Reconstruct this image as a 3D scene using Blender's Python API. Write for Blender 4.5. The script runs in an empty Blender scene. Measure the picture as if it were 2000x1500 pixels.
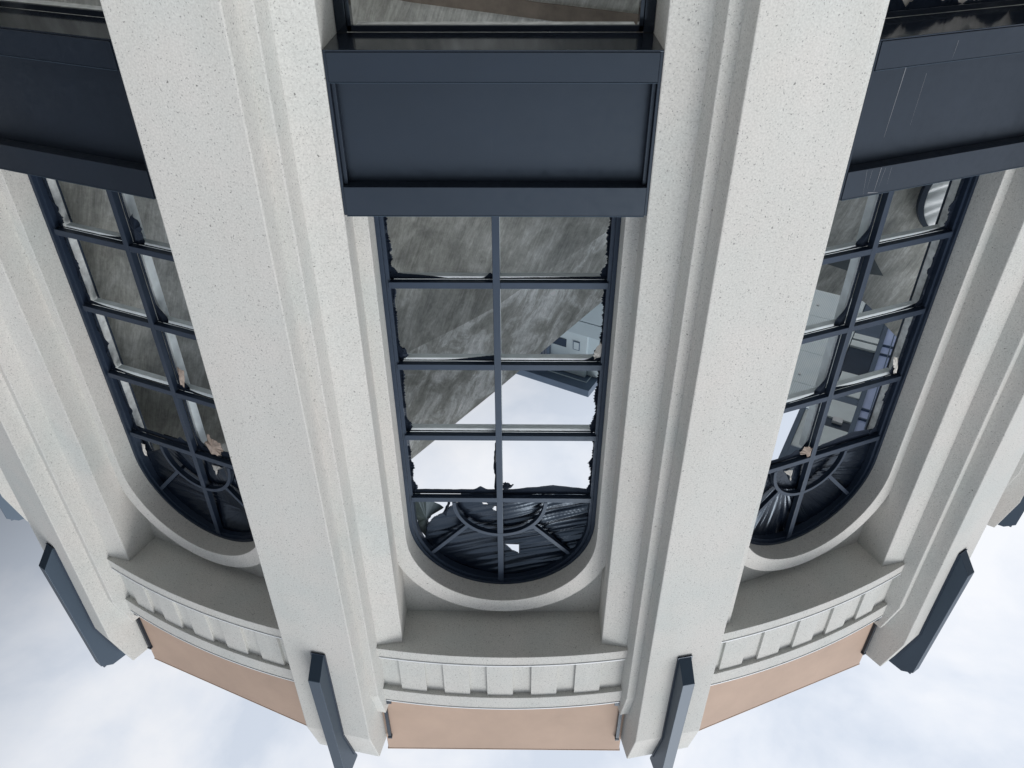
import bpy, math, random
from mathutils import Matrix, Vector, noise
rad = math.radians
S = bpy.context.scene
COL = S.collection

# ------------------------------------------------------------------ camera
F = Vector((0, -0.80914, 0.58761)); U = Vector((0, 0.58761, 0.80914)); R = Vector((1, 0, 0))
PITCH, YAW, ROLL = 0.628109553, -0.012257187, 0.002679487
F = Vector((0, -math.cos(PITCH), math.sin(PITCH))); U = Vector((0, math.sin(PITCH), math.cos(PITCH)))
c, s = math.cos(ROLL), math.sin(ROLL)
R, U = c*R + s*U, -s*R + c*U
Zr = Matrix(((math.cos(YAW), -math.sin(YAW), 0), (math.sin(YAW), math.cos(YAW), 0), (0, 0, 1)))
F, U, R = Zr @ F, Zr @ U, Zr @ R
cam_data = bpy.data.cameras.new('camera'); cam = bpy.data.objects.new('camera', cam_data); COL.objects.link(cam)
m = Matrix((R, -U, -F)).transposed().to_4x4(); m.translation = Vector((0.215, 17.213, 1.6))
cam.matrix_world = m
cam_data.sensor_width = 36; cam_data.sensor_fit = 'HORIZONTAL'; cam_data.lens = 1521.2/2000*36
cam_data.clip_start = 0.05; cam_data.clip_end = 3000
S.camera = cam

# ------------------------------------------------------------------ world and sun
SUN_EL, SUN_AZ = rad(45), rad(30)          # azimuth measured from +Y towards +X
sun_dir = Vector((math.sin(SUN_AZ)*math.cos(SUN_EL), math.cos(SUN_AZ)*math.cos(SUN_EL), math.sin(SUN_EL)))
W = bpy.data.worlds.new('World'); S.world = W; W.use_nodes = True
nt = W.node_tree; nt.nodes.clear(); N = nt.nodes.new; LK = nt.links.new
out = N('ShaderNodeOutputWorld')
sky = N('ShaderNodeTexSky'); sky.sky_type = 'NISHITA'; sky.sun_disc = False
sky.sun_elevation = SUN_EL; sky.sun_rotation = SUN_AZ; sky.air_density = 1.5; sky.dust_density = 3
b1 = N('ShaderNodeBackground'); LK(sky.outputs[0], b1.inputs[0]); b1.inputs[1].default_value = 0.09
tc = N('ShaderNodeTexCoord')
mp = N('ShaderNodeMapping'); mp.inputs['Scale'].default_value = (1, 1, 1.6); LK(tc.outputs['Generated'], mp.inputs[0])
n1 = N('ShaderNodeTexNoise'); n1.inputs['Scale'].default_value = 4.4; n1.inputs['Detail'].default_value = 7; n1.inputs['Roughness'].default_value = 0.55
n1.inputs['Distortion'].default_value = 0.2
LK(mp.outputs[0], n1.inputs[0])
cr = N('ShaderNodeValToRGB'); LK(n1.outputs[0], cr.inputs[0])
cr.color_ramp.elements[0].position = 0.40; cr.color_ramp.elements[0].color = (0.585, 0.64, 0.73, 1)
cr.color_ramp.elements[1].position = 0.64; cr.color_ramp.elements[1].color = (0.80, 0.815, 0.85, 1)
e = cr.color_ramp.elements.new(0.5); e.color = (0.69, 0.73, 0.80, 1)
# overcast sky is brighter towards the veiled sun
dt = N('ShaderNodeVectorMath'); dt.operation = 'DOT_PRODUCT'; LK(tc.outputs['Generated'], dt.inputs[0]); dt.inputs[1].default_value = sun_dir
mr = N('ShaderNodeMapRange'); LK(dt.outputs['Value'], mr.inputs[0]); mr.inputs[1].default_value = -1; mr.inputs[2].default_value = 1
gr = N('ShaderNodeValToRGB'); LK(mr.outputs[0], gr.inputs[0])
gr.color_ramp.elements[0].position = 0.30; gr.color_ramp.elements[0].color = (0.30, 0.30, 0.30, 1)
gr.color_ramp.elements[1].position = 1.0; gr.color_ramp.elements[1].color = (1.30, 1.30, 1.30, 1)
for p_, v_ in ((0.50, 0.92), (0.74, 0.93)):
    q_ = gr.color_ramp.elements.new(p_); q_.color = (v_, v_, v_, 1)
# low left of the sky darkened to stand in for an unseen dark building
d2 = N('ShaderNodeVectorMath'); d2.operation = 'DOT_PRODUCT'; LK(tc.outputs['Generated'], d2.inputs[0]); d2.inputs[1].default_value = Vector((1, .3, .9)).normalized()
m2 = N('ShaderNodeMapRange'); LK(d2.outputs['Value'], m2.inputs[0]); m2.inputs[1].default_value = -1; m2.inputs[2].default_value = 1
g3 = N('ShaderNodeValToRGB'); LK(m2.outputs[0], g3.inputs[0])
g3.color_ramp.elements[0].position = 0.22; g3.color_ramp.elements[0].color = (0.10, 0.10, 0.10, 1)
g3.color_ramp.elements[1].position = 0.80; g3.color_ramp.elements[1].color = (1.0, 1.0, 1.0, 1)
for p_, v_ in ((0.38, 0.30), (0.53, 0.90)):
    q_ = g3.color_ramp.elements.new(p_); q_.color = (v_, v_, v_, 1)
mm = N('ShaderNodeMath'); mm.operation = 'MULTIPLY'; LK(gr.outputs[0], mm.inputs[0]); LK(g3.outputs[0], mm.inputs[1])
b2 = N('ShaderNodeBackground'); LK(cr.outputs[0], b2.inputs[0]); LK(mm.outputs[0], b2.inputs[1])
mx = N('ShaderNodeMixShader'); mx.inputs[0].default_value = 0.93
LK(b1.outputs[0], mx.inputs[1]); LK(b2.outputs[0], mx.inputs[2]); LK(mx.outputs[0], out.inputs[0])

sd = bpy.data.lights.new('sun', 'SUN'); sd.energy = 1.5; sd.angle = rad(30); sd.color = (1, 0.985, 0.96)
so = bpy.data.objects.new('sun', sd); COL.objects.link(so); so.location = sun_dir*60
so.rotation_euler = sun_dir.to_track_quat('Z', 'Y').to_euler()
S.view_settings.view_transform = 'Standard'; S.view_settings.look = 'None'
S.view_settings.gamma = 1; S.view_settings.exposure = 0.42

# ------------------------------------------------------------------ materials
def mat(name):
    M = bpy.data.materials.new(name); M.use_nodes = True
    t = M.node_tree; b = t.nodes['Principled BSDF']
    return M, t, b
def ramp(t, src, stops):
    r = t.nodes.new('ShaderNodeValToRGB'); t.links.new(src, r.inputs[0])
    el = r.color_ramp.elements
    el[0].position, el[0].color = stops[0][0], (*stops[0][1], 1)
    el[1].position, el[1].color = stops[-1][0], (*stops[-1][1], 1)
    for p, col in stops[1:-1]:
        x = el.new(p); x.color = (*col, 1)
    return r
def nz(t, vec, scale, detail=3, rough=0.5, dist=0.0):
    n = t.nodes.new('ShaderNodeTexNoise'); n.inputs['Scale'].default_value = scale
    n.inputs['Detail'].default_value = detail; n.inputs['Roughness'].default_value = rough; n.inputs['Distortion'].default_value = dist
    t.links.new(vec, n.inputs['Vector']); return n
def mulc(t, a, b, fac=1.0, mode='MULTIPLY'):
    x = t.nodes.new('ShaderNodeMix'); x.data_type = 'RGBA'; x.blend_type = mode; x.inputs[0].default_value = fac
    for i, v in ((6, a), (7, b)):
        if isinstance(v, tuple): x.inputs[i].default_value = (*v, 1)
        else: t.links.new(v, x.inputs[i])
    return x.outputs[2]
def vec(t, scale=(1, 1, 1)):
    c_ = t.nodes.new('ShaderNodeTexCoord'); mpp = t.nodes.new('ShaderNodeMapping'); mpp.inputs['Scale'].default_value = scale
    t.links.new(c_.outputs['Object'], mpp.inputs[0]); return mpp.outputs[0]
def bump(t, b, h, strength, dist):
    bp = t.nodes.new('ShaderNodeBump'); bp.inputs['Strength'].default_value = strength; bp.inputs['Distance'].default_value = dist
    t.links.new(h, bp.inputs['Height']); t.links.new(bp.outputs[0], b.inputs['Normal'])

def make_stucco():
    M, t, b = mat('speckled_stucco'); v = vec(t)
    big = nz(t, v, 0.9, 4, 0.55)
    col = ramp(t, big.outputs[0], [(0.3, (0.56, 0.58, 0.56)), (0.5, (0.605, 0.603, 0.575)), (0.7, (0.63, 0.61, 0.58))]).outputs[0]
    g = nz(t, v, 62, 3, 0.6)
    col = mulc(t, col, ramp(t, g.outputs[0], [(0.3, (0.84, 0.84, 0.84)), (0.62, (1.06, 1.06, 1.06))]).outputs[0])
    wn_ = nz(t, v, 26, 2, 0.5); sb = t.nodes.new('ShaderNodeVectorMath'); sb.operation = 'SCALE'; t.links.new(wn_.outputs['Color'], sb.inputs[0]); sb.inputs['Scale'].default_value = 0.055
    ad = t.nodes.new('ShaderNodeVectorMath'); ad.operation = 'ADD'; t.links.new(v, ad.inputs[0]); t.links.new(sb.outputs[0], ad.inputs[1]); vd = ad.outputs[0]
    vs = t.nodes.new('ShaderNodeTexVoronoi'); vs.inputs['Scale'].default_value = 48; t.links.new(vd, vs.inputs['Vector'])
    # only some of the cells carry a dark chip
    chip = ramp(t, vs.outputs['Distance'], [(0.14, (1, 1, 1)), (0.30, (0, 0, 0))]).outputs[0]
    sep = t.nodes.new('ShaderNodeSeparateColor'); t.links.new(vs.outputs['Color'], sep.inputs[0])
    pick = ramp(t, sep.outputs[0], [(0.46, (0, 0, 0)), (0.62, (1, 1, 1))]).outputs[0]
    fac = mulc(t, chip, pick)
    x = t.nodes.new('ShaderNodeMix'); x.data_type = 'RGBA'; t.links.new(fac, x.inputs[0]); t.links.new(col, x.inputs[6])
    x.inputs[7].default_value = (0.30, 0.30, 0.29, 1)
    vs2 = t.nodes.new('ShaderNodeTexVoronoi'); vs2.inputs['Scale'].default_value = 11; t.links.new(vd, vs2.inputs['Vector'])
    chip2 = ramp(t, vs2.outputs['Distance'], [(0.04, (1, 1, 1)), (0.085, (0, 0, 0))]).outputs[0]
    y = t.nodes.new('ShaderNodeMix'); y.data_type = 'RGBA'; t.links.new(chip2, y.inputs[0]); t.links.new(x.outputs[2], y.inputs[6])
    y.inputs[7].default_value = (0.16, 0.16, 0.155, 1)
    streak = nz(t, vec(t, (2.2, 2.2, 0.5)), 1.0, 5, 0.65)
    col = mulc(t, y.outputs[2], ramp(t, streak.outputs[0], [(0.3, (0.95, 0.95, 0.945)), (0.6, (1.0, 1.0, 1.0))]).outputs[0])
    t.links.new(col, b.inputs['Base Color']); b.inputs['Roughness'].default_value = 0.88
    bump(t, b, nz(t, v, 60, 4, 0.65).outputs[0], 0.35, 0.006)
    return M
def make_metal(name, base, rough=0.32, spec=0.6, dirt=1.0):
    M, t, b = mat(name); v = vec(t)
    n = nz(t, v, 1.3, 3, 0.5)
    lo = tuple(x*0.86 for x in base); hi = tuple(x*1.18 for x in base)
    col = ramp(t, n.outputs[0], [(0.3, lo), (0.7, hi)]).outputs[0]
    d = nz(t, vec(t, (30, 30, 1.2)), 1.0, 4, 0.7)
    col = mulc(t, col, ramp(t, d.outputs[0], [(0.66, (0, 0, 0)), (0.9, (0.012, 0.012, 0.012))]).outputs[0], dirt, 'ADD')
    t.links.new(col, b.inputs['Base Color'])
    rr = ramp(t, nz(t, v, 14, 4, 0.6).outputs[0], [(0.3, (rough*0.85,)*3), (0.7, (rough*1.25,)*3)])
    t.links.new(rr.outputs[0], b.inputs['Roughness']); b.inputs['Specular IOR Level'].default_value = spec; b.inputs['Specular Tint'].default_value = (0.68, 0.83, 1.0, 1)
    bump(t, b, nz(t, v, 2.2, 2, 0.5).outputs[0], 0.06, 0.02)
    return M
def make_concrete(name, stops):
    M, t, b = mat(name); v = vec(t)
    def rot(ang, sc):
        c_ = t.nodes.new('ShaderNodeTexCoord'); m1 = t.nodes.new('ShaderNodeMapping'); m1.inputs['Rotation'].default_value = (0, rad(ang), 0)
        m2 = t.nodes.new('ShaderNodeMapping'); m2.inputs['Scale'].default_value = sc
        t.links.new(c_.outputs['Object'], m1.inputs[0]); t.links.new(m1.outputs[0], m2.inputs[0]); return m2.outputs[0]
    a = nz(t, rot(28, (1.5, 1.0, 0.62)), 2.3, 7, 0.66, 0.7)
    col = ramp(t, a.outputs[0], stops).outputs[0]
    big = nz(t, rot(40, (1, 1, 1)), 0.55, 3, 0.5)
    col = mulc(t, col, ramp(t, big.outputs[0], [(0.35, (0.70, 0.70, 0.68)), (0.65, (1.2, 1.2, 1.2))]).outputs[0])
    w = nz(t, rot(20, (26, 10, 2.2)), 1.0, 5, 0.7, 1.5)
    col = mulc(t, col, ramp(t, w.outputs[0], [(0.3, (0.72, 0.72, 0.71)), (0.7, (1.22, 1.22, 1.22))]).outputs[0])
    sp_ = nz(t, rot(0, (1, 1, 1)), 14, 5, 0.75, 0.5)
    col = mulc(t, col, ramp(t, sp_.outputs[0], [(0.3, (0.8, 0.8, 0.8)), (0.7, (1.15, 1.15, 1.15))]).outputs[0])
    t.links.new(col, b.inputs['Base Color']); b.inputs['Roughness'].default_value = 0.8
    bump(t, b, w.outputs[0], 0.15, 0.004)
    return M
def plain(name, colr, rough=0.6, var=0.15, scale=4, spec=0.5):
    M, t, b = mat(name); v = vec(t); n = nz(t, v, scale, 5, 0.6)
    col = ramp(t, n.outputs[0], [(0.3, tuple(x*(1-var) for x in colr)), (0.7, tuple(min(1, x*(1+var)) for x in colr))]).outputs[0]
    t.links.new(col, b.inputs['Base Color']); b.inputs['Roughness'].default_value = rough; b.inputs['Specular IOR Level'].default_value = spec
    if max(colr) < 0.2 and colr[2] > colr[0]: b.inputs['Specular Tint'].default_value = (0.6, 0.78, 1.0, 1)
    bump(t, b, n.outputs[0], 0.15, 0.01)
    return M
def make_panel():
    M, t, b = mat('ribbed_grey_panel'); v = vec(t)
    w = t.nodes.new('ShaderNodeTexWave'); w.bands_direction = 'X'; w.inputs['Scale'].default_value = 9; t.links.new(v, w.inputs['Vector'])
    n = nz(t, v, 3, 3, 0.5)
    col = ramp(t, n.outputs[0], [(0.3, (0.74, 0.84, 0.89)), (0.7, (0.82, 0.90, 0.93))]).outputs[0]
    t.links.new(mulc(t, col, ramp(t, w.outputs[0], [(0.0, (0.86, 0.86, 0.86)), (0.6, (1.03, 1.03, 1.03))]).outputs[0]), b.inputs['Base Color'])
    b.inputs['Roughness'].default_value = 0.45; return M

def make_translucent():
    M, t, b = mat('blue_translucent_glazing'); tr = t.nodes.new('ShaderNodeBsdfTranslucent'); mx_ = t.nodes.new('ShaderNodeMixShader')
    n = nz(t, vec(t), 2.0, 3, 0.5); col = ramp(t, n.outputs[0], [(0.3, (0.44, 0.50, 0.62)), (0.7, (0.52, 0.57, 0.69))]).outputs[0]
    t.links.new(col, tr.inputs[0]); t.links.new(col, b.inputs['Base Color']); b.inputs['Roughness'].default_value = 0.25
    mx_.inputs[0].default_value = 0.6; t.links.new(b.outputs[0], mx_.inputs[1]); t.links.new(tr.outputs[0], mx_.inputs[2])
    t.links.new(mx_.outputs[0], t.nodes['Material Output'].inputs[0]); return M
MT = dict(
    stucco=make_stucco(),
    metal=make_metal('navy_metal', (0.008, 0.0115, 0.019), 0.36, 0.55),
    gloss=make_metal('glossy_navy_metal', (0.010, 0.013, 0.020), 0.10, 0.6, 0.3),
    frame=make_metal('navy_window_metal', (0.016, 0.025, 0.044), 0.38, 0.5, 0.3),
    fin=plain('slate_fin_metal', (0.030, 0.045, 0.064), 0.46, 0.05, 1.5, 0.5),
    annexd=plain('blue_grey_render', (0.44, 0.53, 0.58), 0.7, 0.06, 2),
    inner=plain('grey_inner_frame', (0.70, 0.77, 0.80), 0.5, 0.12, 6),
    plaster=plain('dusty_white_lining', (0.66, 0.69, 0.69), 0.8, 0.3, 9),
    film=plain('black_plastic', (0.004, 0.007, 0.014), 0.24, 0.3, 3, 0.5),
    paper=plain('torn_brown_paper', (0.36, 0.29, 0.245), 0.85, 0.3, 20),
    shard=plain('pale_torn_backing', (0.60, 0.58, 0.54), 0.8, 0.2, 20),
    tan=plain('tan_render', (0.46, 0.335, 0.258), 0.75, 0.07, 1.5),
    white=plain('white_flashing', (0.72, 0.74, 0.76), 0.5, 0.05, 5),
    panel2=plain('blue_grey_cladding', (0.34, 0.42, 0.47), 0.6, 0.05, 3),
    concrete=make_concrete('trowelled_concrete', [(0.32, (0.29, 0.305, 0.30)), (0.50, (0.42, 0.435, 0.42)), (0.62, (0.55, 0.57, 0.56)), (0.76, (0.70, 0.73, 0.73))]),
    pale=make_concrete('mottled_pale_concrete', [(0.36, (0.36, 0.375, 0.36)), (0.48, (0.50, 0.515, 0.50)), (0.55, (0.74, 0.77, 0.77)), (0.66, (0.95, 0.97, 0.98))]),  # paler mottled concrete for the strip above the crease
panel=make_panel(), olive=plain('dark_olive_sheet', (0.05, 0.065, 0.06), 0.5, 0.2, 6), ragged=plain('torn_black_film', (0.008, 0.012, 0.022), 0.6, 0.3, 3, 0.25),
    recess=plain('dark_grey_recess', (0.12, 0.14, 0.15), 0.8, 0.2, 4),
    brown=plain('stained_brown_concrete', (0.17, 0.145, 0.12), 0.8, 0.3, 5),
    annexw=plain('pale_annex_render', (0.76, 0.83, 0.85), 0.7, 0.06, 2),
    slate=plain('slate_blue_metal', (0.09, 0.125, 0.18), 0.4, 0.1, 3),
    scratch=plain('scratched_grey', (0.22, 0.23, 0.25), 0.6, 0.2, 9),
    darkglass=plain('dark_glass', (0.022, 0.036, 0.062), 0.3, 0.2, 2, 0.3),
    blueglass=make_translucent(),
    sheet=plain('white_plastic_sheet', (0.86, 0.92, 0.95), 0.35, 0.05, 5),
    pave=plain('pale_paving', (0.66, 0.645, 0.61), 0.9, 0.12, 0.6), asphalt=plain('dark_asphalt', (0.06, 0.06, 0.062), 0.9, 0.2, 0.8),
)

# ------------------------------------------------------------------ mesh helpers
class MB:
    def __init__(s): s.v = []; s.f = []
    def add(s, vs, fs):
        k = len(s.v); s.v += [tuple(p) for p in vs]; s.f += [tuple(i+k for i in f) for f in fs]
    def box(s, x0, x1, y0, y1, z0, z1):
        s.add([(x0,y0,z0),(x1,y0,z0),(x1,y1,z0),(x0,y1,z0),(x0,y0,z1),(x1,y0,z1),(x1,y1,z1),(x0,y1,z1)],
              [(0,3,2,1),(4,5,6,7),(0,1,5,4),(1,2,6,5),(2,3,7,6),(3,0,4,7)])
    def prism(s, poly, a, b):           # poly of 3-vectors; a,b offset vectors
        n = len(poly); a = Vector(a); b = Vector(b)
        s.add([Vector(p)+a for p in poly]+[Vector(p)+b for p in poly],
              [tuple(range(n))[::-1], tuple(range(n, 2*n))]+[(i, (i+1) % n, n+(i+1) % n, n+i) for i in range(n)])
    def ribbon(s, A, B, y0, y1, closed=False):   # A,B matching (x,z) lists, extruded in y (y1 = outer face)
        n = len(A); V = []
        for p, q in zip(A, B): V += [(p[0], y0, p[1]), (p[0], y1, p[1]), (q[0], y1, q[1]), (q[0], y0, q[1])]
        fs = []
        for i in range(n-1):
            j = 4*i; k = j+4
            for e in range(4): fs.append((j+e, j+(e+1) % 4, k+(e+1) % 4, k+e))
        fs += [(0, 1, 2, 3), (4*n-1, 4*n-2, 4*n-3, 4*n-4)]
        s.add(V, fs)
    def build(s, name, material, parent=None, bevel=0, rot=0, smooth=False, solid=0):
        me = bpy.data.meshes.new(name); me.from_pydata(s.v, [], s.f); me.update()
        import bmesh
        bm = bmesh.new(); bm.from_mesh(me); bmesh.ops.recalc_face_normals(bm, faces=bm.faces); bm.to_mesh(me); bm.free()
        if smooth: me.polygons.foreach_set('use_smooth', [True]*len(me.polygons))
        me.materials.append(material)
        o = bpy.data.objects.new(name, me); COL.objects.link(o); o.rotation_euler.z = rot
        if parent: o.parent = parent
        if solid:
            d = o.modifiers.new('solid', 'SOLIDIFY'); d.thickness = solid
        if bevel:
            d = o.modifiers.new('bevel', 'BEVEL'); d.width = bevel; d.segments = 2; d.limit_method = 'ANGLE'; d.angle_limit = rad(35)
        return o
def thing(name, label, cat, group=None, loc=(0, 0, 0)):
    o = bpy.data.objects.new(name, None); COL.objects.link(o); o.location = loc
    o['label'] = label; o['category'] = cat
    if group: o['group'] = group
    return o
def copy_tree(o, parent, rot):
    c_ = o.copy(); COL.objects.link(c_); c_.parent = parent; c_.rotation_euler.z = rot
    for ch in o.children:
        g = ch.copy(); COL.objects.link(g); g.parent = c_
    return c_

A = 11.013
T11 = math.tan(rad(11.25))

# ------------------------------------------------------------------ setting
g = MB(); n = 24
g.add([(-600, -600, 0), (600, -600, 0), (600, 600, 0), (-600, 600, 0)], [(0, 1, 2, 3)])
go = g.build('ground', MT['asphalt']); go['kind'] = 'structure'
g = MB(); n = 96; RP = 16.0
g.add([(RP*math.cos(i*math.tau/n), RP*math.sin(i*math.tau/n), .004) for i in range(n)], [tuple(range(n))])
g2 = g.build('bounce_pavement', MT['pave']); g2['kind'] = 'structure'  # unseen pale disc added to bounce light up the lower facade

# ------------------------------------------------------------------ the tower facade
tower = thing('tower_building', 'round tower facade of pale speckled stucco piers with arched windows and dark metal spandrels', 'building')

H = 10.26            # level of the soffit under the cornice
# ---- pier (pier-local frame: x tangential, y radial, z up)
def pier_mesh():
    mb = MB()
    def P(prof, t):                      # profile (o, z) extruded across +-t
        mb.prism([(-t, A+o, z) for o, z in prof], (0, 0, 0), (2*t, 0, 0))
    P([(-.45, 0), (.60, 0), (.60, 11.78), (.425, 12.54), (-.45, 12.54)], .462)
    P([(-.44, 0), (.372, 0), (.372, 11.08), (.238, 11.68), (-.44, 11.68)], .577)
    # splayed side panels: from the bay's inner edge (x=1.288,o=0) to the fillet
    for sgn in (-1, 1):
        # bay-normal direction expressed in pier frame
        ca, sa = math.cos(rad(11.25)), math.sin(rad(11.25))
        inner = (.885, A+.040); outer = (.572, A+.150)
        dn = (-sa, -ca)                    # going inwards along the bay normal
        back = (inner[0]+dn[0]*.66, inner[1]+dn[1]*.66)
        poly = [inner, outer, (.3, A+.1), (.3, A-.6), back]
        mb.prism([(sgn*p[0], p[1], 0) for p in poly], (0, 0, 0), (0, 0, H+.06))
    return mb
ANG = [-56.25, -33.75, -11.25, 11.25, 33.75, 56.25]
pier0 = pier_mesh().build('pier', MT['stucco'], tower, bevel=.012)
fin = MB()
prof = [(.585, 9.99), (.62, 9.96), (.835, 10.22), (.765, 12.60), (.60, 12.74), (.37, 12.75), (.37, 12.70), (.432, 12.52), (.585, 11.79)]
fin.prism([(-.078, A+o, z) for o, z in prof], (0, 0, 0), (.156, 0, 0))
fo = fin.build('fin', MT['fin'], pier0, bevel=.005)
fl = MB()   # narrow foot flange where the fin meets the pier, and the small fixing on top
fp = [(.598, 9.97), (.625, 9.95), (.625, 11.80), (.455, 12.56), (.43, 12.55), (.598, 11.79)]
fl.prism([(-.094, A+o, z) for o, z in fp], (0, 0, 0), (.188, 0, 0))
fl.box(-.02, .02, A+.68, A+.72, 12.66, 12.73)
fl.build('flange', MT['frame'], pier0)
pier0.rotation_euler.z = -rad(ANG[2])
piers = [pier0]
for a in ANG:
    if a != ANG[2]: piers.append(copy_tree(pier0, tower, -rad(a)))
mk = MB(); mk.box(-.10, .10, .152+A, .17+A, 0, .07)
mo = mk.build('fixing_block', MT['white'], piers[1]); mo.location = (.70, 0, 4.19)

# ---- bay pieces, all in the bay-local frame (x along, y = A + o, z up)
def arc(cx, cz, r, a0, a1, n):
    return [(cx+r*math.cos(rad(a0+(a1-a0)*i/n)), cz+r*math.sin(rad(a0+(a1-a0)*i/n))) for i in range(n+1)]
ZS = 8.63
def opening(r, z0=4.36, n=36):       # U shape outline of half width r, arch on top
    return [(r, z0)] + arc(0, ZS, r, 0, 180, n) + [(-r, z0)]
def surround():
    mb = MB()
    inn = opening(1.152)
    outr = []
    for (x, z) in inn:
        if z <= ZS+1e-6: outr.append((1.296*(1 if x > 0 else -1), z))
        else:
            a = math.atan2(z-ZS, x); px, pz = 1.372*math.cos(a), ZS+1.372*math.sin(a)
            if abs(px) > 1.296:
                k = 1.296/abs(math.cos(a)); px, pz = k*math.cos(a), ZS+k*math.sin(a)
            outr.append((px, pz))
    mb.ribbon(inn, outr, A-.70, A-.30)
    # wall behind, above the arch
    ins = arc(0, ZS, 1.20, 12, 168, 36); rect = []
    for x, z in ins:
        a = math.atan2(z-ZS, x); k = min(1.292/max(1e-6, abs(math.cos(a))), (H+.05-ZS)/max(1e-6, math.sin(a)))
        rect.append((k*math.cos(a), ZS+k*math.sin(a)))
    mb.ribbon(ins, rect, A-.69, A-.50)
    # make the two upper corners square
    for sgn in (-1, 1):
        mb.prism([(sgn*1.292, 0, H+.05), (sgn*1.292, 0, H-.45), (sgn*.55, 0, H+.05)], (0, A-.688, 0), (0, A-.502, 0))
    return mb
def cornice():
    mb = MB(); n = 28; k = .046; oc = .215
    sec = lambda o: [(-.52, H), (o, H), (o, H+.165), (o-.012, H+.18), (o-.075, H+.18), (o-.075, 11.16), (o, 11.16), (o, 11.40), (o-.14, 11.42), (-.2, 11.42), (-.2, H+.3), (-.52, H+.3)]
    rows = []
    for i in range(n+1):
        x = -1.66+3.32*i/n; o = oc-k*x*x
        rows.append([(x, A+p[0], p[1]) for p in sec(o)])
    V = [p for r in rows for p in r]; q = len(rows[0]); fs = []
    for i in range(n):
        for j in range(q): fs.append((i*q+j, i*q+(j+1) % q, (i+1)*q+(j+1) % q, (i+1)*q+j))
    mb.add(V, fs); return mb
def blocks():
    L = []
    for cx in (-1.19, -.605, -.03, .555, 1.135):
        mb = MB(); w = .172; n = 6; k = .046; V = []
        for i in range(n+1):
            x = cx-w+2*w*i/n; o = .215-k*x*x
            V += [(x, A+o-.095, H+.17), (x, A+o-.034, H+.17), (x, A+o-.034, 11.175), (x, A+o-.095, 11.175)]
        fs = []
        for i in range(n):
            for j in range(4): fs.append((i*4+j, i*4+(j+1) % 4, i*4+4+(j+1) % 4, i*4+4+j))
        fs += [(0, 1, 2, 3), (4*n+3, 4*n+2, 4*n+1, 4*n)]
        mb.add(V, fs); L.append(mb)
    return L
def strip_arc(o_off, z0, z1, x0=-1.60, x1=1.60, th=.03):
    mb = MB(); n = 24; V = []
    for i in range(n+1):
        x = x0+(x1-x0)*i/n; o = .215-.046*x*x+o_off
        V += [(x, A+o-th, z0), (x, A+o, z0), (x, A+o, z1), (x, A+o-th, z1)]
    fs = [(i*4+j, i*4+(j+1) % 4, i*4+4+(j+1) % 4, i*4+4+j) for i in range(n) for j in range(4)]
    fs += [(0, 1, 2, 3), (4*n+3, 4*n+2, 4*n+1, 4*n)]
    mb.add(V, fs); return mb

sur0 = surround().build('window_surround', MT['stucco'], tower, bevel=.008)
cor0 = cornice().build('cornice', MT['stucco'], tower, bevel=.006)
for b_ in blocks(): b_.build('block', MT['stucco'], cor0, bevel=.004)
strip_arc(.010, H+.168, H+.186).build('flashing', MT['white'], cor0)
strip_arc(-.02, H+.1865, H+.197).build('shadow_strip', MT['gloss'], cor0)  # solid dark strip standing in for the shadow line by the flashing
strip_arc(.008, 11.405, 11.424).build('flashing', MT['white'], cor0)
# parapet
pb = MB(); pb.box(-1.72, 1.72, A-.25, A, 11.2, 12.83)
par0 = pb.build('parapet_wall', MT['tan'], tower, bevel=.01)
cap = MB(); cap.box(-1.73, 1.73, A-.27, A+.003, 12.832, 12.845); cap.build('coping', MT['tan'], par0)
for sgn in (-1, 1):
    tr = MB(); tr.box(sgn*1.655-.022, sgn*1.655+.022, A+.002, A+.05, 11.72, 12.44); tr.box(sgn*1.655-.03, sgn*1.655+.03, A+.003, A+.058, 12.44, 12.47)
    tr.box(sgn*1.60-.05, sgn*1.60+.05, A+.004, A+.07, 11.46, 11.56)
    tr.build('side_channel', MT['metal'], par0)
# spandrel
sp = MB()
sp.box(-1.286, 1.286, A-.60, A-.125, 3.08, 4.28)
spa0 = sp.build('spandrel_panel', MT['metal'], tower, bevel=.004)
def bx(name, m_, parent, *a, bevel=.003):
    q = MB(); q.box(*a); return q.build(name, m_, parent, bevel=bevel)
bx('fascia', MT['metal'], spa0, -1.262, 1.262, A-.124, A+.004, 3.022, 3.241)
bx('fascia', MT['metal'], spa0, -1.262, 1.262, A-.124, A+.004, 4.082, 4.335)
bx('soffit', MT['gloss'], spa0, -1.286, 1.286, A-.598, A-.002, 3.006, 3.020)
bx('bead', MT['fin'], spa0, -1.262, 1.262, A-.02, A+.008, 3.2415, 3.246, bevel=0)
bx('bead', MT['fin'], spa0, -1.262, 1.262, A-.02, A+.007, 4.3355, 4.342, bevel=0)
for sgn in (-1, 1):
    bx('side_trim', MT['metal'], spa0, sgn*1.2745-.0115, sgn*1.2745+.0115, A-.122, A-.004, 3.021, 4.335)
    bx('side_trim', MT['metal'], spa0, sgn*1.246-.016, sgn*1.246+.016, A-.1235, A-.05, 3.25, 4.081)

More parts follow.
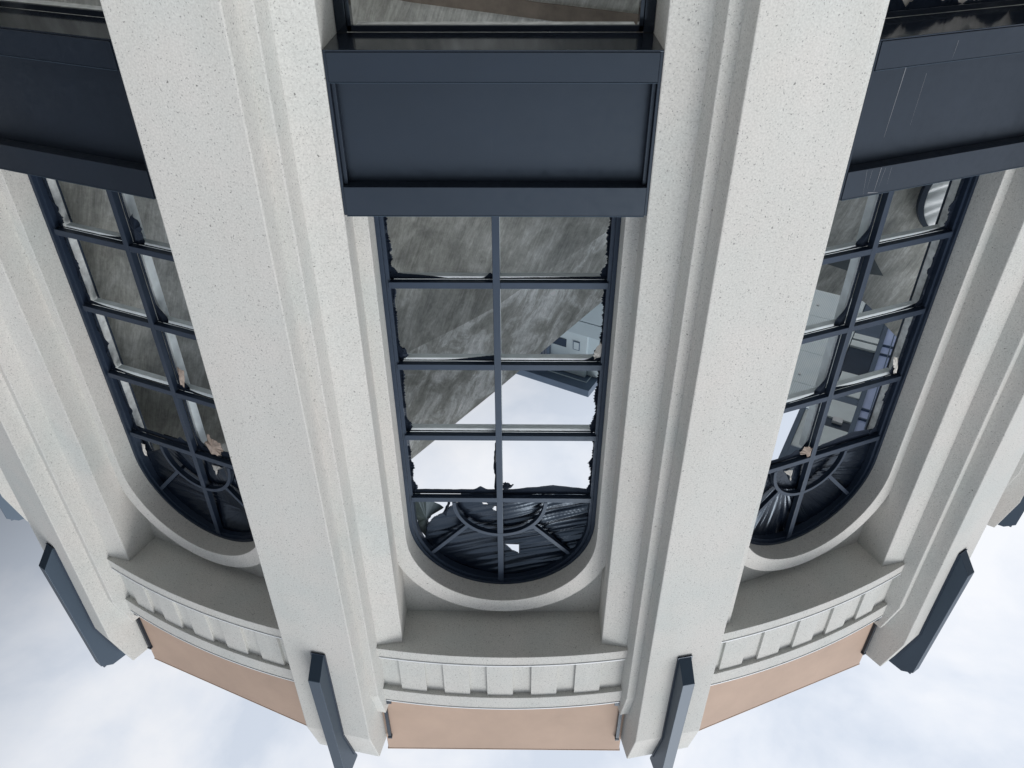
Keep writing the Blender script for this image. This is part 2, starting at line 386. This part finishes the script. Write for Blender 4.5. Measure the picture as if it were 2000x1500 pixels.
# ---- arched window
TR = [5.329, 6.311, 7.286, 8.26]
def hump(x, c_, w, h): return h*math.exp(-((x-c_)/w)**2)
def torn(x0, z0, x1, z1, side, wfun, seed, o=-.665, n=90, curl=.05, jag=1.0):
    """ragged strip along the edge (x0,z0)-(x1,z1), growing towards `side` (unit x,z)"""
    mb = MB(); rnd = random.Random(seed); V = []
    for i in range(n+1):
        f_ = i/n; bx_, bz_ = x0+(x1-x0)*f_, z0+(z1-z0)*f_
        w = max(.004, wfun(f_) * (1+.5*jag*noise.noise(Vector((f_*9, seed*3.1, 0)))) + .014*jag*rnd.uniform(-1, 1)*(rnd.random() < .6))
        for j, (a_, oo) in enumerate(((0, 0), (.55, .012), (.85, curl*.5), (1.0, curl*(.4+.6*abs(noise.noise(Vector((f_*7, seed, 5)))))))):
            V.append((bx_+side[0]*w*a_, A+o+oo*min(1, w/.06), bz_+side[1]*w*a_))
    fs = [(i*4+j, i*4+j+1, i*4+5+j, i*4+4+j) for i in range(n) for j in range(3)]
    mb.add(V, fs); return mb
def scrap(poly, o, seed):
    mb = MB(); cx = sum(p[0] for p in poly)/len(poly); cz = sum(p[1] for p in poly)/len(poly)
    rnd = random.Random(seed); V = [(cx, A+o+.03, cz)]; out_ = []
    for i, p in enumerate(poly):
        q = poly[(i+1) % len(poly)]
        for k in range(5):
            f_ = k/5; j = .010 if k else 0
            out_.append((p[0]+(q[0]-p[0])*f_+rnd.uniform(-j, j), A+o+rnd.uniform(-.008, .008), p[1]+(q[1]-p[1])*f_+rnd.uniform(-j, j)))
    V += out_; m_ = len(out_)
    mb.add(V, [(0, 1+i, 1+(i+1) % m_) for i in range(m_)]); return mb
def inpoly(x, z, P):
    r = False; j = len(P)-1
    for i in range(len(P)):
        if (P[i][1] > z) != (P[j][1] > z) and x < (P[j][0]-P[i][0])*(z-P[i][1])/(P[j][1]-P[i][1])+P[i][0]: r = not r
        j = i
    return r
def film(mode, holes, seed, wr_=1.0):
    """wrinkled black sheet filling the fanlight"""
    mb = MB(); nx, nz_ = 200, 120; idx = {}; x0, x1, z0, z1 = -1.13, 1.13, 8.20, 9.79
    def h(x, z):
        if mode == 'diag':
            a = rad(-15); u = x*math.cos(a)+z*math.sin(a); t_ = -x*math.sin(a)+z*math.cos(a)
            amp = .5+.8*max(0, x+.3)
        else:
            cx_, cz_ = mode; dx, dz = x-cx_, z-cz_; rr_ = math.hypot(dx, dz)+.05
            u = rr_; t_ = math.atan2(dz, dx)*.9; amp = min(1.3, rr_*1.3)*.9+.2
        v = 0
        for sc, am in ((12, .0105*wr_), (29, .0055*wr_)):
            q = noise.noise(Vector((t_*sc+seed, u*.45*sc/12, seed*.7)))
            v += am*(1-abs(q)*2.4)*amp
        return v + .05*noise.noise(Vector((x*1.4, z*1.4, seed+9)))
    for i in range(nx+1):
        for j in range(nz_+1):
            x = x0+(x1-x0)*i/nx; z = z0+(z1-z0)*j/nz_
            if z > ZS and math.hypot(x, z-ZS) > 1.145: continue
            if abs(x) > 1.13: continue
            idx[i, j] = len(mb.v); mb.v.append((x, A-.69+h(x, z), z))
    for i in range(nx):
        for j in range(nz_):
            k = [(i, j), (i+1, j), (i+1, j+1), (i, j+1)]
            if all(q in idx for q in k):
                cx = x0+(x1-x0)*(i+.5)/nx; cz = z0+(z1-z0)*(j+.5)/nz_
                if any(inpoly(cx, cz, P) for P in holes): continue
                mb.f.append(tuple(idx[q] for q in k))
    return mb
def arched_window(kind, ang):
    w = thing_part = bpy.data.objects.new('arched_window', None); COL.objects.link(w); w.parent = tower; w.rotation_euler.z = -rad(ang)
    f1 = MB(); f1.ribbon(opening(1.108), opening(1.151), A-.64, A-.565); f1.ribbon(opening(1.070), opening(1.1075), A-.70, A-.60)
    f1.build('frame', MT['frame'], w)
    bx('mullion', MT['frame'], w, -.072/2-.02, .072/2-.02, A-.655, A-.578, 4.36, 9.745, bevel=.003)
    for z in TR:
        q = MB(); q.box(-1.085, -.0565, A-.650, A-.580, z-.035, z+.036); q.box(.0165, 1.085, A-.650, A-.580, z-.035, z+.036)
        q.build('transom', MT['frame'], w, bevel=.003)
    ring = MB(); ring.ribbon(arc(-.02, 8.30, .535, 0, 180, 32), arc(-.02, 8.30, .578, 0, 180, 32), A-.64, A-.576); ring.build('fan_ring', MT['frame'], w)
    for sgn in (-1, 1):
        p, q = Vector((-.02+sgn*.405, 8.705)), Vector((-.02+sgn*.872, 9.20)); d = (q-p).normalized(); nn = Vector((-d.y, d.x))*.024
        sk = MB(); sk.prism([(v[0], 0, v[1]) for v in (p+nn, p-nn, q-nn, q+nn)], (0, A-.64, 0), (0, A-.582, 0)); sk.build('spoke', MT['frame'], w)
    # grey inner sub-frame behind the outer bars
    inf = MB()
    for z in TR[:3]: inf.box(-1.06, 1.06, A-.80, A-.725, z-.030, z+.03)
    inf.box(-.05, .015, A-.83, A-.725, 4.36, 8.2)
    inf.build('inner_frame', MT['inner'], w, bevel=.003)
    jl = MB()
    for sgn in (-1, 1):
        jl.box(min(sgn*1.10, sgn*1.20), max(sgn*1.10, sgn*1.20), A-.82, A-.705, 4.2, 8.75)
    jl.build('jamb_lining', MT['plaster'], w)
    js = MB()
    for sgn in (-1, 1): js.box(min(sgn*1.085, sgn*1.12), max(sgn*1.085, sgn*1.12), A-.838, A-.821, 4.2, 8.75)
    js.build('lining_edge', MT['frame'], w)
    # dark gasket/film band below each transom and beside the mullion
    rnd = random.Random(int(ang*10)+77)
    zz = [4.40]+TR
    for r in range(4):
        zb, zt = zz[r]+.036, zz[r+1]-.035
        for sgn in (-1, 1):
            sd_ = rnd.random()*50
            big = .035 if ang == 0 else (.09 if sgn == kind else .06)
            torn(sgn*1.10, zb, sgn*1.10, zt, (-sgn, 0), lambda f_, b_=big, e_=(.075 if sgn == kind else .045): e_+b_*max(0, math.sin(f_*9+sd_))*.6+hump(f_, .9, .08, .05), sd_).build('torn_film', MT['ragged'], w, solid=.003)
        for c0, c1 in ((-1.08, -.05), (.015, 1.08)):
            sd_ = rnd.random()*50; side_hi = rnd.random() < .5
            def wf(f_, s_=side_hi, k=rnd.uniform(.02, .07)):
                g_ = f_ if s_ else 1-f_
                return .014+k*max(0, (g_-.55)/.45)**2
            if kind == 0:
                left = c0 < -.5
                wf = {(0, True): lambda f_: .012+.062*max(0, 1-f_/.55)**.8+hump(f_, .97, .04, .06), (1, True): lambda f_: .014+.065*max(0, (f_-.45)/.55)**1.5,
                      (1, False): lambda f_: .014+.15*max(0, (f_-.82)/.18)**1.6, (0, False): lambda f_: .014+.02*f_}.get((r, left), lambda f_: .018)
            if r == 3: wf = lambda f_, c_=c0: .075+.075*max(0, 1-abs(c0+(c1-c0)*f_-.62)/.55)+hump(c0+(c1-c0)*f_, -.25, .05, .05)
            torn(c0, zt, c1, zt, (0, -1), wf, sd_, o=-.655, curl=.006, jag=.12).build('torn_film', MT['ragged'], w, solid=.003)
        # beside the mullion
        for sx in (-1, 1):
            if kind*sx > 0 or kind == 0: continue
        if kind:
            sx = -.0565 if kind > 0 else .0165
            torn(sx, zb, sx, zt, (-kind, 0), lambda f_: .03+hump(f_, .95, .12, .12), rnd.random()*50, o=-.66, curl=-.02, jag=.15).build('torn_film', MT['ragged'], w, solid=.003)
    if kind == 0:
        holes = [[(.04, 9.16), (.22, 9.15), (.22, 9.32), (.13, 9.26)], [(-.24, 8.40), (-.20, 8.39), (-.17, 8.42), (-.22, 8.425)], [(-.10, 8.46), (-.065, 8.45), (-.07, 8.53), (-.11, 8.51)],
                 [(-1.2, 8.0), (-.48, 8.0), (-.50, 8.37), (-.66, 8.50), (-.73, 8.59), (-.86, 8.68), (-.95, 8.82), (-.98, 9.03), (-.97, 9.22), (-1.3, 9.0)]]
        fm = film('diag', holes, 3.3)
    elif kind > 0:
        fm = film((-.30, 8.55), [[(-.35, 8.44), (-.21, 8.46), (-.19, 8.66), (-.27, 8.5)]], 7.1, .85)
    else:
        fm = film((.5, 9.2), [[(-1.05, 8.0), (-.62, 8.0), (-.60, 8.42), (-.78, 8.52), (-.95, 8.62), (-1.0, 8.3)]], 12.9, .35)
    fm.build('plastic_sheet', MT['film'], w, smooth=True, solid=.002)
    return w
arched_window(0, 0)
wc = [c_ for c_ in tower.children if c_.name == 'arched_window'][0]
scrap([(-1.09, 8.31), (-.99, 8.36), (-.73, 8.59), (-.86, 8.68), (-.94, 8.82), (-.96, 9.05), (-.93, 9.28), (-1.05, 9.0), (-1.10, 8.7)], -.78, 9).build('torn_film', MT['olive'], wc, solid=.003)
scrap([(-.73, 8.57), (-.66, 8.36), (-.63, 8.37), (-.67, 8.52), (-.70, 8.62)], -.66, 10).build('torn_film', MT['ragged'], wc, solid=.003)
scrap([(.016, 8.03), (.07, 8.02), (.12, 8.06), (.15, 8.05), (.11, 8.12), (.06, 8.15), (.017, 8.13)], -.64, 11).build('torn_film', MT['ragged'], wc, solid=.003)
scrap([(-.056, 7.4), (-.075, 7.6), (-.082, 7.85), (-.065, 8.05), (-.085, 8.17), (-.056, 8.17)], -.66, 12).build('torn_film', MT['ragged'], wc, solid=.003)
scrap([(.99, 6.15), (1.06, 6.02), (1.09, 6.06), (1.075, 6.2), (1.0, 6.24)], -.63, 13).build('paper_scrap', MT['shard'], wc, solid=.003)
scrap([(-1.07, 6.08), (-1.0, 6.11), (-.96, 6.2), (-1.0, 6.25), (-1.07, 6.24)], -.65, 14).build('torn_film', MT['ragged'], wc, solid=.003)
wl = arched_window(-1, -22.5)
wr = arched_window(1, 22.5)
scrap([(.24, 7.97), (.29, 7.95), (.31, 7.84), (.35, 7.81), (.36, 7.88), (.50, 7.91), (.51, 8.04), (.46, 8.07), (.46, 8.13), (.39, 8.16), (.27, 8.15)], -.60, 1).build('paper_scrap', MT['paper'], wl, solid=.003)
scrap([(.17, 8.43), (.35, 8.43), (.24, 8.50), (.19, 8.61)], -.66, 2).build('paper_scrap', MT['shard'], wl, solid=.003)
scrap([(-1.05, 8.47), (-.99, 8.47), (-1.02, 8.69), (-1.07, 8.69)], -.66, 3).build('paper_scrap', MT['shard'], wl, solid=.003)
scrap([(.13, 6.86), (.16, 6.88), (.22, 6.90), (.15, 7.16), (.10, 7.13)], -.62, 4).build('paper_scrap', MT['paper'], wl, solid=.003)
scrap([(-.02+.1, 5.02), (.16, 4.92), (.24, 5.04), (.22, 5.2), (.1, 5.24)], -.62, 5).build('torn_film', MT['ragged'], wl, solid=.003)
scrap([(-.24, 8.12), (-.19, 8.02), (-.10, 8.05), (-.05, 8.09), (-.02, 8.22), (-.09, 8.24), (-.13, 8.16)], -.60, 6).build('paper_scrap', MT['paper'], wr, solid=.003)
scrap([(-.35, 8.44), (-.21, 8.46), (-.19, 8.66), (-.26, 8.52)], -.66, 7).build('paper_scrap', MT['shard'], wr, solid=.003)
scrap([(.87, 6.94), (.95, 6.97), (.97, 7.03), (1.02, 7.20), (.98, 7.22), (.93, 7.08)], -.62, 8).build('paper_scrap', MT['shard'], wr, solid=.003)

# ---- lower window (square-headed, seen only at its head)
lw0 = bpy.data.objects.new('lower_window', None); COL.objects.link(lw0); lw0.parent = tower
q = MB()
for sgn in (-1, 1):
    q.box(min(sgn*1.20, sgn*1.285), max(sgn*1.20, sgn*1.285), A-.64, A-.575, .45, 3.004)
    q.box(min(sgn*1.165, sgn*1.199), max(sgn*1.165, sgn*1.199), A-.70, A-.60, .45, 3.004)
q.box(-1.199, 1.199, A-.64, A-.60, 2.955, 3.004); q.box(-1.199, 1.199, A-.64, A-.58, .40, .52)
q.build('frame', MT['gloss'], lw0, bevel=.003)
q = MB(); q.box(-1.16, 1.16, A-.90, A-.72, 2.985, 3.03); q.build('head_lining', MT['plaster'], lw0)
bx('base_wall', MT['stucco'], lw0, -1.30, 1.30, A-.70, A-.35, 0.0, .44, bevel=.01)

bayparts = [sur0, cor0, par0, spa0, lw0]
lws = {0: lw0}
for a in (-45, -22.5, 22.5, 45):
    for p in bayparts:
        c_ = copy_tree(p, tower, -rad(a))
        if p is lw0: lws[a] = c_
wr2 = lws[22.5]; rnd = random.Random(5)
torn(-1.16, 2.99, 1.16, 2.99, (0, -1), lambda f_: .05+.14*abs(math.sin(f_*17+1))*abs(math.sin(f_*5.3)), 21, o=-.66, n=90).build('torn_film', MT['ragged'], wr2, solid=.003)
torn(-1.16, 2.985, 1.16, 2.985, (0, -1), lambda f_: .10+.16*abs(math.sin(f_*11+2)), 22, o=-.70, n=60).build('torn_film', MT['shard'], wr2, solid=.003)
# scratches on the right spandrel
spr = [c_ for c_ in tower.children if c_.name.startswith('spandrel_panel') and abs(c_.rotation_euler.z+rad(22.5)) < 1e-4][0]
sc = MB()
def scratch(x0, z0, x1, z1, y, w=.0035):
    d = Vector((x1-x0, z1-z0)).normalized(); nn = Vector((-d.y, d.x))*w
    sc.add([(x0-nn.x, y, z0-nn.y), (x0+nn.x, y, z0+nn.y), (x1+nn.x*.3, y, z1+nn.y*.3), (x1-nn.x*.3, y, z1-nn.y*.3)], [(0, 1, 2, 3)])
scratch(-.80, 3.27, -.83, 3.87, A-.1235); scratch(-.55, 3.36, -.56, 3.8, A-.1235, .0012)
scratch(-.90, 4.09, -.91, 4.31, A+.0065, .003); scratch(-1.06, 4.09, -1.03, 4.32, A+.0065, .0012); scratch(-1.0, 4.1, -1.0, 4.28, A+.0065, .001)
scratch(-.85, 4.1, -.87, 4.27, A+.0065, .001); scratch(-.78, 4.1, -.78, 4.26, A+.0065, .001); scratch(-.98, 4.31, -.86, 4.325, A+.0065, .004)
scratch(-.45, 3.08, -.46, 3.22, A+.0065, .0015)
sc.build('scratch_marks', MT['scratch'], spr)

# ------------------------------------------------------------------ what stands inside the open shell
def wall_from(pts_low, pts_top, y_low, y_top, thick):
    pass
cw = thing('concrete_wall', 'tall trowelled concrete wall with raking top seen through the centre and left windows', 'wall', loc=(-2, 8.2, 0))
mb = MB()
crease = [(4.2, 3.6), (1.9, 5.26), (1.32, 5.70), (.37, 6.42), (-.13, 6.82), (-.55, 7.08), (-1.5, 7.63), (-3, 8.5), (-6.2, 10.3)]
top = [(4.2, 4.2), (1.9, 6.17), (1.28, 6.81), (.30, 7.82), (-.12, 8.26), (-.55, 8.69), (-1.48, 9.62), (-3, 11.1), (-6.2, 11.9)]
V = []
for (cx, cz), (tx, tz) in zip(crease, top):
    V += [(cx+2, .0, 0), (cx+2, .12, cz), (tx+2, 0, tz), (tx+2, -.32, tz), (cx+2, -.32, 0)]
k = len(crease)-1
mb.add([V[i*5+j] for i in range(k+1) for j in (0, 1, 4)]+[(V[i*5+1][0], -.32, V[i*5+1][2]) for i in range(k+1)],
       [(i*3, i*3+1, i*3+4, i*3+3) for i in range(k)]+[(i*3+2, i*3+5, 3*(k+1)+i+1, 3*(k+1)+i) for i in range(k)]+[(0, 1, 3*(k+1), 2), (3*k, 3*k+1, 3*(k+1)+k, 3*k+2)])
wf0 = mb.build('wall_face', MT['concrete'], cw)
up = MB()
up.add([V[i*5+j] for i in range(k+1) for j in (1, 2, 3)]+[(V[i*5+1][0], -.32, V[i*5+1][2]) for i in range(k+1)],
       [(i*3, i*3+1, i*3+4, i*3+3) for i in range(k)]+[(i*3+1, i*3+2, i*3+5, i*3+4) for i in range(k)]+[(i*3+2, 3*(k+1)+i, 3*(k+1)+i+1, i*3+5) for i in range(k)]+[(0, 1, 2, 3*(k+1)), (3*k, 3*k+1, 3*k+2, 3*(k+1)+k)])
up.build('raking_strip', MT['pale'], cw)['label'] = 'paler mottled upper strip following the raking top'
bm_ = MB(); bm_.prism([(-3.0, 0, 2.75), (-.96, 0, 3.15), (1.9, 0, 3.50), (1.9, 0, 3.32), (.33, 0, 3.15), (-3, 0, 2.55)], (2, .001, 0), (2, .10, 0)); bm_.build('beam', MT['brown'], cw)

rw = thing('concrete_wall', 'low trowelled concrete wall with stepped sloping top seen through the right window', 'wall', loc=(5, 7, 0))
mb = MB()
topr = [(3.2, 6.98), (4.33, 7.19), (5.1, 7.39), (5.35, 7.46), (5.48, 7.56), (5.6, 7.67), (5.8, 7.88), (6.17, 8.22), (7.0, 8.9)]
V = []
for x, z in topr:
    V += [(x-5, 0, 0), (x-5, 0, z), (x-5, -.3, z), (x-5, -.3, 0)]
fs = [(i*4+j, i*4+(j+1) % 4, i*4+4+(j+1) % 4, i*4+4+j) for i in range(len(topr)-1) for j in range(4)]
k = len(topr)-1; fs += [(0, 1, 2, 3), (k*4+3, k*4+2, k*4+1, k*4)]
mb.add(V, fs); mb.build('wall_face', MT['concrete'], rw)
dk = MB(); dk.prism([(4.2, 0, 6.66), (5.28, 0, 6.71), (5.50, 0, 7.0), (4.99, 0, 6.93)], (-5, .002, 0), (-5, .06, 0)); dk.build('recess_slab', MT['recess'], rw)  # thin slab coloured dark to stand in for a shaded recess
# pleated white sheet in a curved opening
ps = thing('plastic_sheet', 'crumpled white plastic sheet stretched in a dark curved rim behind the right window', 'sheet', loc=(5.95, 7.08, 5.4))
mb = MB(); nx, nzz = 24, 40; V = []
for j in range(nzz+1):
    z = 5.2+1.08*j/nzz; f_ = (z-5.2)/1.08; xl = 5.70+.30*abs(2*f_-1.05)**2.4
    for i in range(nx+1):
        x = xl+(6.6-xl)*i/nx
        V.append((x-5.95, .02+.025*(1-abs(noise.noise(Vector(((z+x*.5)*9, x*1.5, 1))))*2.2), z-5.4))
mb.add(V, [(j*(nx+1)+i, j*(nx+1)+i+1, (j+1)*(nx+1)+i+1, (j+1)*(nx+1)+i) for j in range(nzz) for i in range(nx)])
mb.build('sheet', MT['sheet'], ps, smooth=True, solid=.004)
mb = MB(); Ar = []; Br = []
for j in range(25):
    f_ = j/24; z = 5.2+1.08*f_; xl = 5.70+.30*abs(2*f_-1.05)**2.4
    Ar.append((xl-5.95-.075, z-5.4)); Br.append((xl-5.95+.005, z-5.4))
mb.ribbon(Ar, Br, .0, .07); mb.build('rim', MT['frame'], ps)

# grid direction shared by the roof pieces behind
hx = Vector((.875, .484, 0)); gx = Vector((-.484, .875, 0))
def frame_at(o, origin):
    o.location = origin
    o.rotation_euler.z = math.atan2(hx.y, hx.x)
# roof canopy: local x = hx, local y = gx, underside at z = 10.2
cn = thing('roof_canopy', 'grey panelled canopy ceiling with blue gridded skylight seen through the right window', 'canopy')
frame_at(cn, (5.054, 5.733, 10.2))
q = MB()
for y0, y1 in ((-7.5, -4.9), (-4.9, -3.22), (-3.22, -1.74), (-1.74, -.60), (-.60, -.03)):
    q.box(-1.6, .72, y0+.006, y1-.006, 0, .12)
q.build('ceiling_panel', MT['panel'], cn)
q = MB(); q.box(-1.6, 1.28, -7.6, -.04, .121, .18); q.build('deck', MT['slate'], cn)
for x, y in ((-.17, -3.70), (.09, -.87)):
    d = MB(); n = 12
    d.add([(x+.03*math.cos(i*math.tau/n), y+.03*math.sin(i*math.tau/n), zz_) for zz_ in (-.025, -.001) for i in range(n)], [tuple(range(n))]+[(i, (i+1) % n, n+(i+1) % n, n+i) for i in range(n)])
    d.build('downlight', MT['white'], cn)
bx('dark_panel', MT['slate'], cn, .74, 1.22, -5.5, -2.95, .03, .12)
bx('light_panel', MT['annexw'], cn, .74, 1.22, -2.94, -2.72, .0, .12)
bx('dark_panel', MT['darkglass'], cn, .74, 1.22, -2.71, -2.66, .02, .12)
bx('light_panel', MT['annexw'], cn, .74, 1.22, -2.65, -2.42, .0, .12)
bx('dark_panel', MT['darkglass'], cn, .74, 1.22, -2.41, -1.40, .04, .12)
bx('light_panel', MT['annexw'], cn, .78, 1.22, -1.39, -.62, .0, .12)
bx('dark_panel', MT['slate'], cn, .74, 1.22, -.61, -.38, .02, .12)
bx('light_panel', MT['annexw'], cn, .78, 1.23, -.37, .17, .0, .12)
bx('dark_panel', MT['darkglass'], cn, .78, 1.23, .18, .47, .03, .12)
bx('light_panel', MT['annexw'], cn, .78, 1.23, .48, 1.3, .0, .12)
bx('light_fixture', MT['white'], cn, .92, 1.09, .17, .31, -.03, .025)
bx('light_panel', MT['annexw'], cn, .44, .77, .12, 1.25, .03, .12)
bx('slot', MT['darkglass'], cn, .585, .62, .18, .46, .0, .029)
bx('eave_band', MT['slate'], cn, .345, .435, .05, 1.9, .0, .14)
bx('eave_band', MT['slate'], cn, .436, 1.3, 1.31, 2.2, .0, .14)
q = MB(); q.box(1.30, 2.6, -5.5, 2.2, .05, .07); q.build('skylight_glass', MT['blueglass'], cn)
q = MB()
for y in (-4.6, -4.25, -2.76, -2.40, -.36, -.05, 1.6): q.box(1.29, 2.6, y-.014, y+.014, .0, .048)
for x in (1.46, 1.62, 1.78, 1.94, 2.1): q.box(x-.010, x+.010, -5.5, 2.2, .002, .046)
q.box(1.225, 1.31, -5.5, 2.2, -.01, .12)
q.build('skylight_bars', MT['slate'], cn)
bx('column', MT['slate'], cn, 1.6, 1.8, -4.9, -4.7, -10.2, -.012)

# annex: pale wall under a projecting slate eave
an = thing('annex', 'pale rendered annex with projecting slate eave seen through the centre window', 'building')
frame_at(an, (1.56, 4.05, 0))
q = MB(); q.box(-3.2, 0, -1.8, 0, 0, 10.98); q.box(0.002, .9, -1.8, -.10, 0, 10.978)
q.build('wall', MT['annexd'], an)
q = MB()
for z0, z1 in ((7.2, 8.6), (8.62, 9.64), (9.66, 9.965)): q.box(-3.2, .9, .002, .03, z0, z1)
q.build('cladding', MT['panel2'], an)
wn = MB(); wn.box(-.80, -.45, -.02, .012, 10.19, 10.375); wn.build('window', MT['darkglass'], an)
wf_ = MB(); wf_.box(-.295, -.150, -.02, .014, 10.17, 10.368); wo = wf_.build('window', MT['slate'], an)
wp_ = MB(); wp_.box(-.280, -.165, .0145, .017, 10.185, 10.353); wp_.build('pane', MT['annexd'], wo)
q = MB(); q.box(-.86, -.80, .002, .08, 9.97, 10.97); q.build('post', MT['slate'], an)
q = MB(); q.box(-2.6, -.861, .003, .02, 9.97, 10.97); bo = q.build('glazed_strip', MT['blueglass'], an)
q = MB()
for x in (-.93, -1.0, -1.07, -1.15, -1.25, -1.35): q.box(x-.008, x+.008, .021, .035, 9.97, 10.97)
q.build('glazing_bars', MT['slate'], bo)
# eave slab, its tip at the corner
q = MB(); q.prism([(-3.4, .37, 0), (.265, .37, 0), (.265, -2.0, 0), (-3.4, -2.0, 0)], (0, 0, 11.0), (0, 0, 11.16))
ev = q.build('eave', MT['slate'], an, bevel=.004)
q = MB(); q.box(-3.3, .11, .125, .14, 10.985, 10.9995); q.box(.095, .11, -1.9, .1245, 10.985, 10.9995); q.build('eave_trim', MT['annexd'], ev)
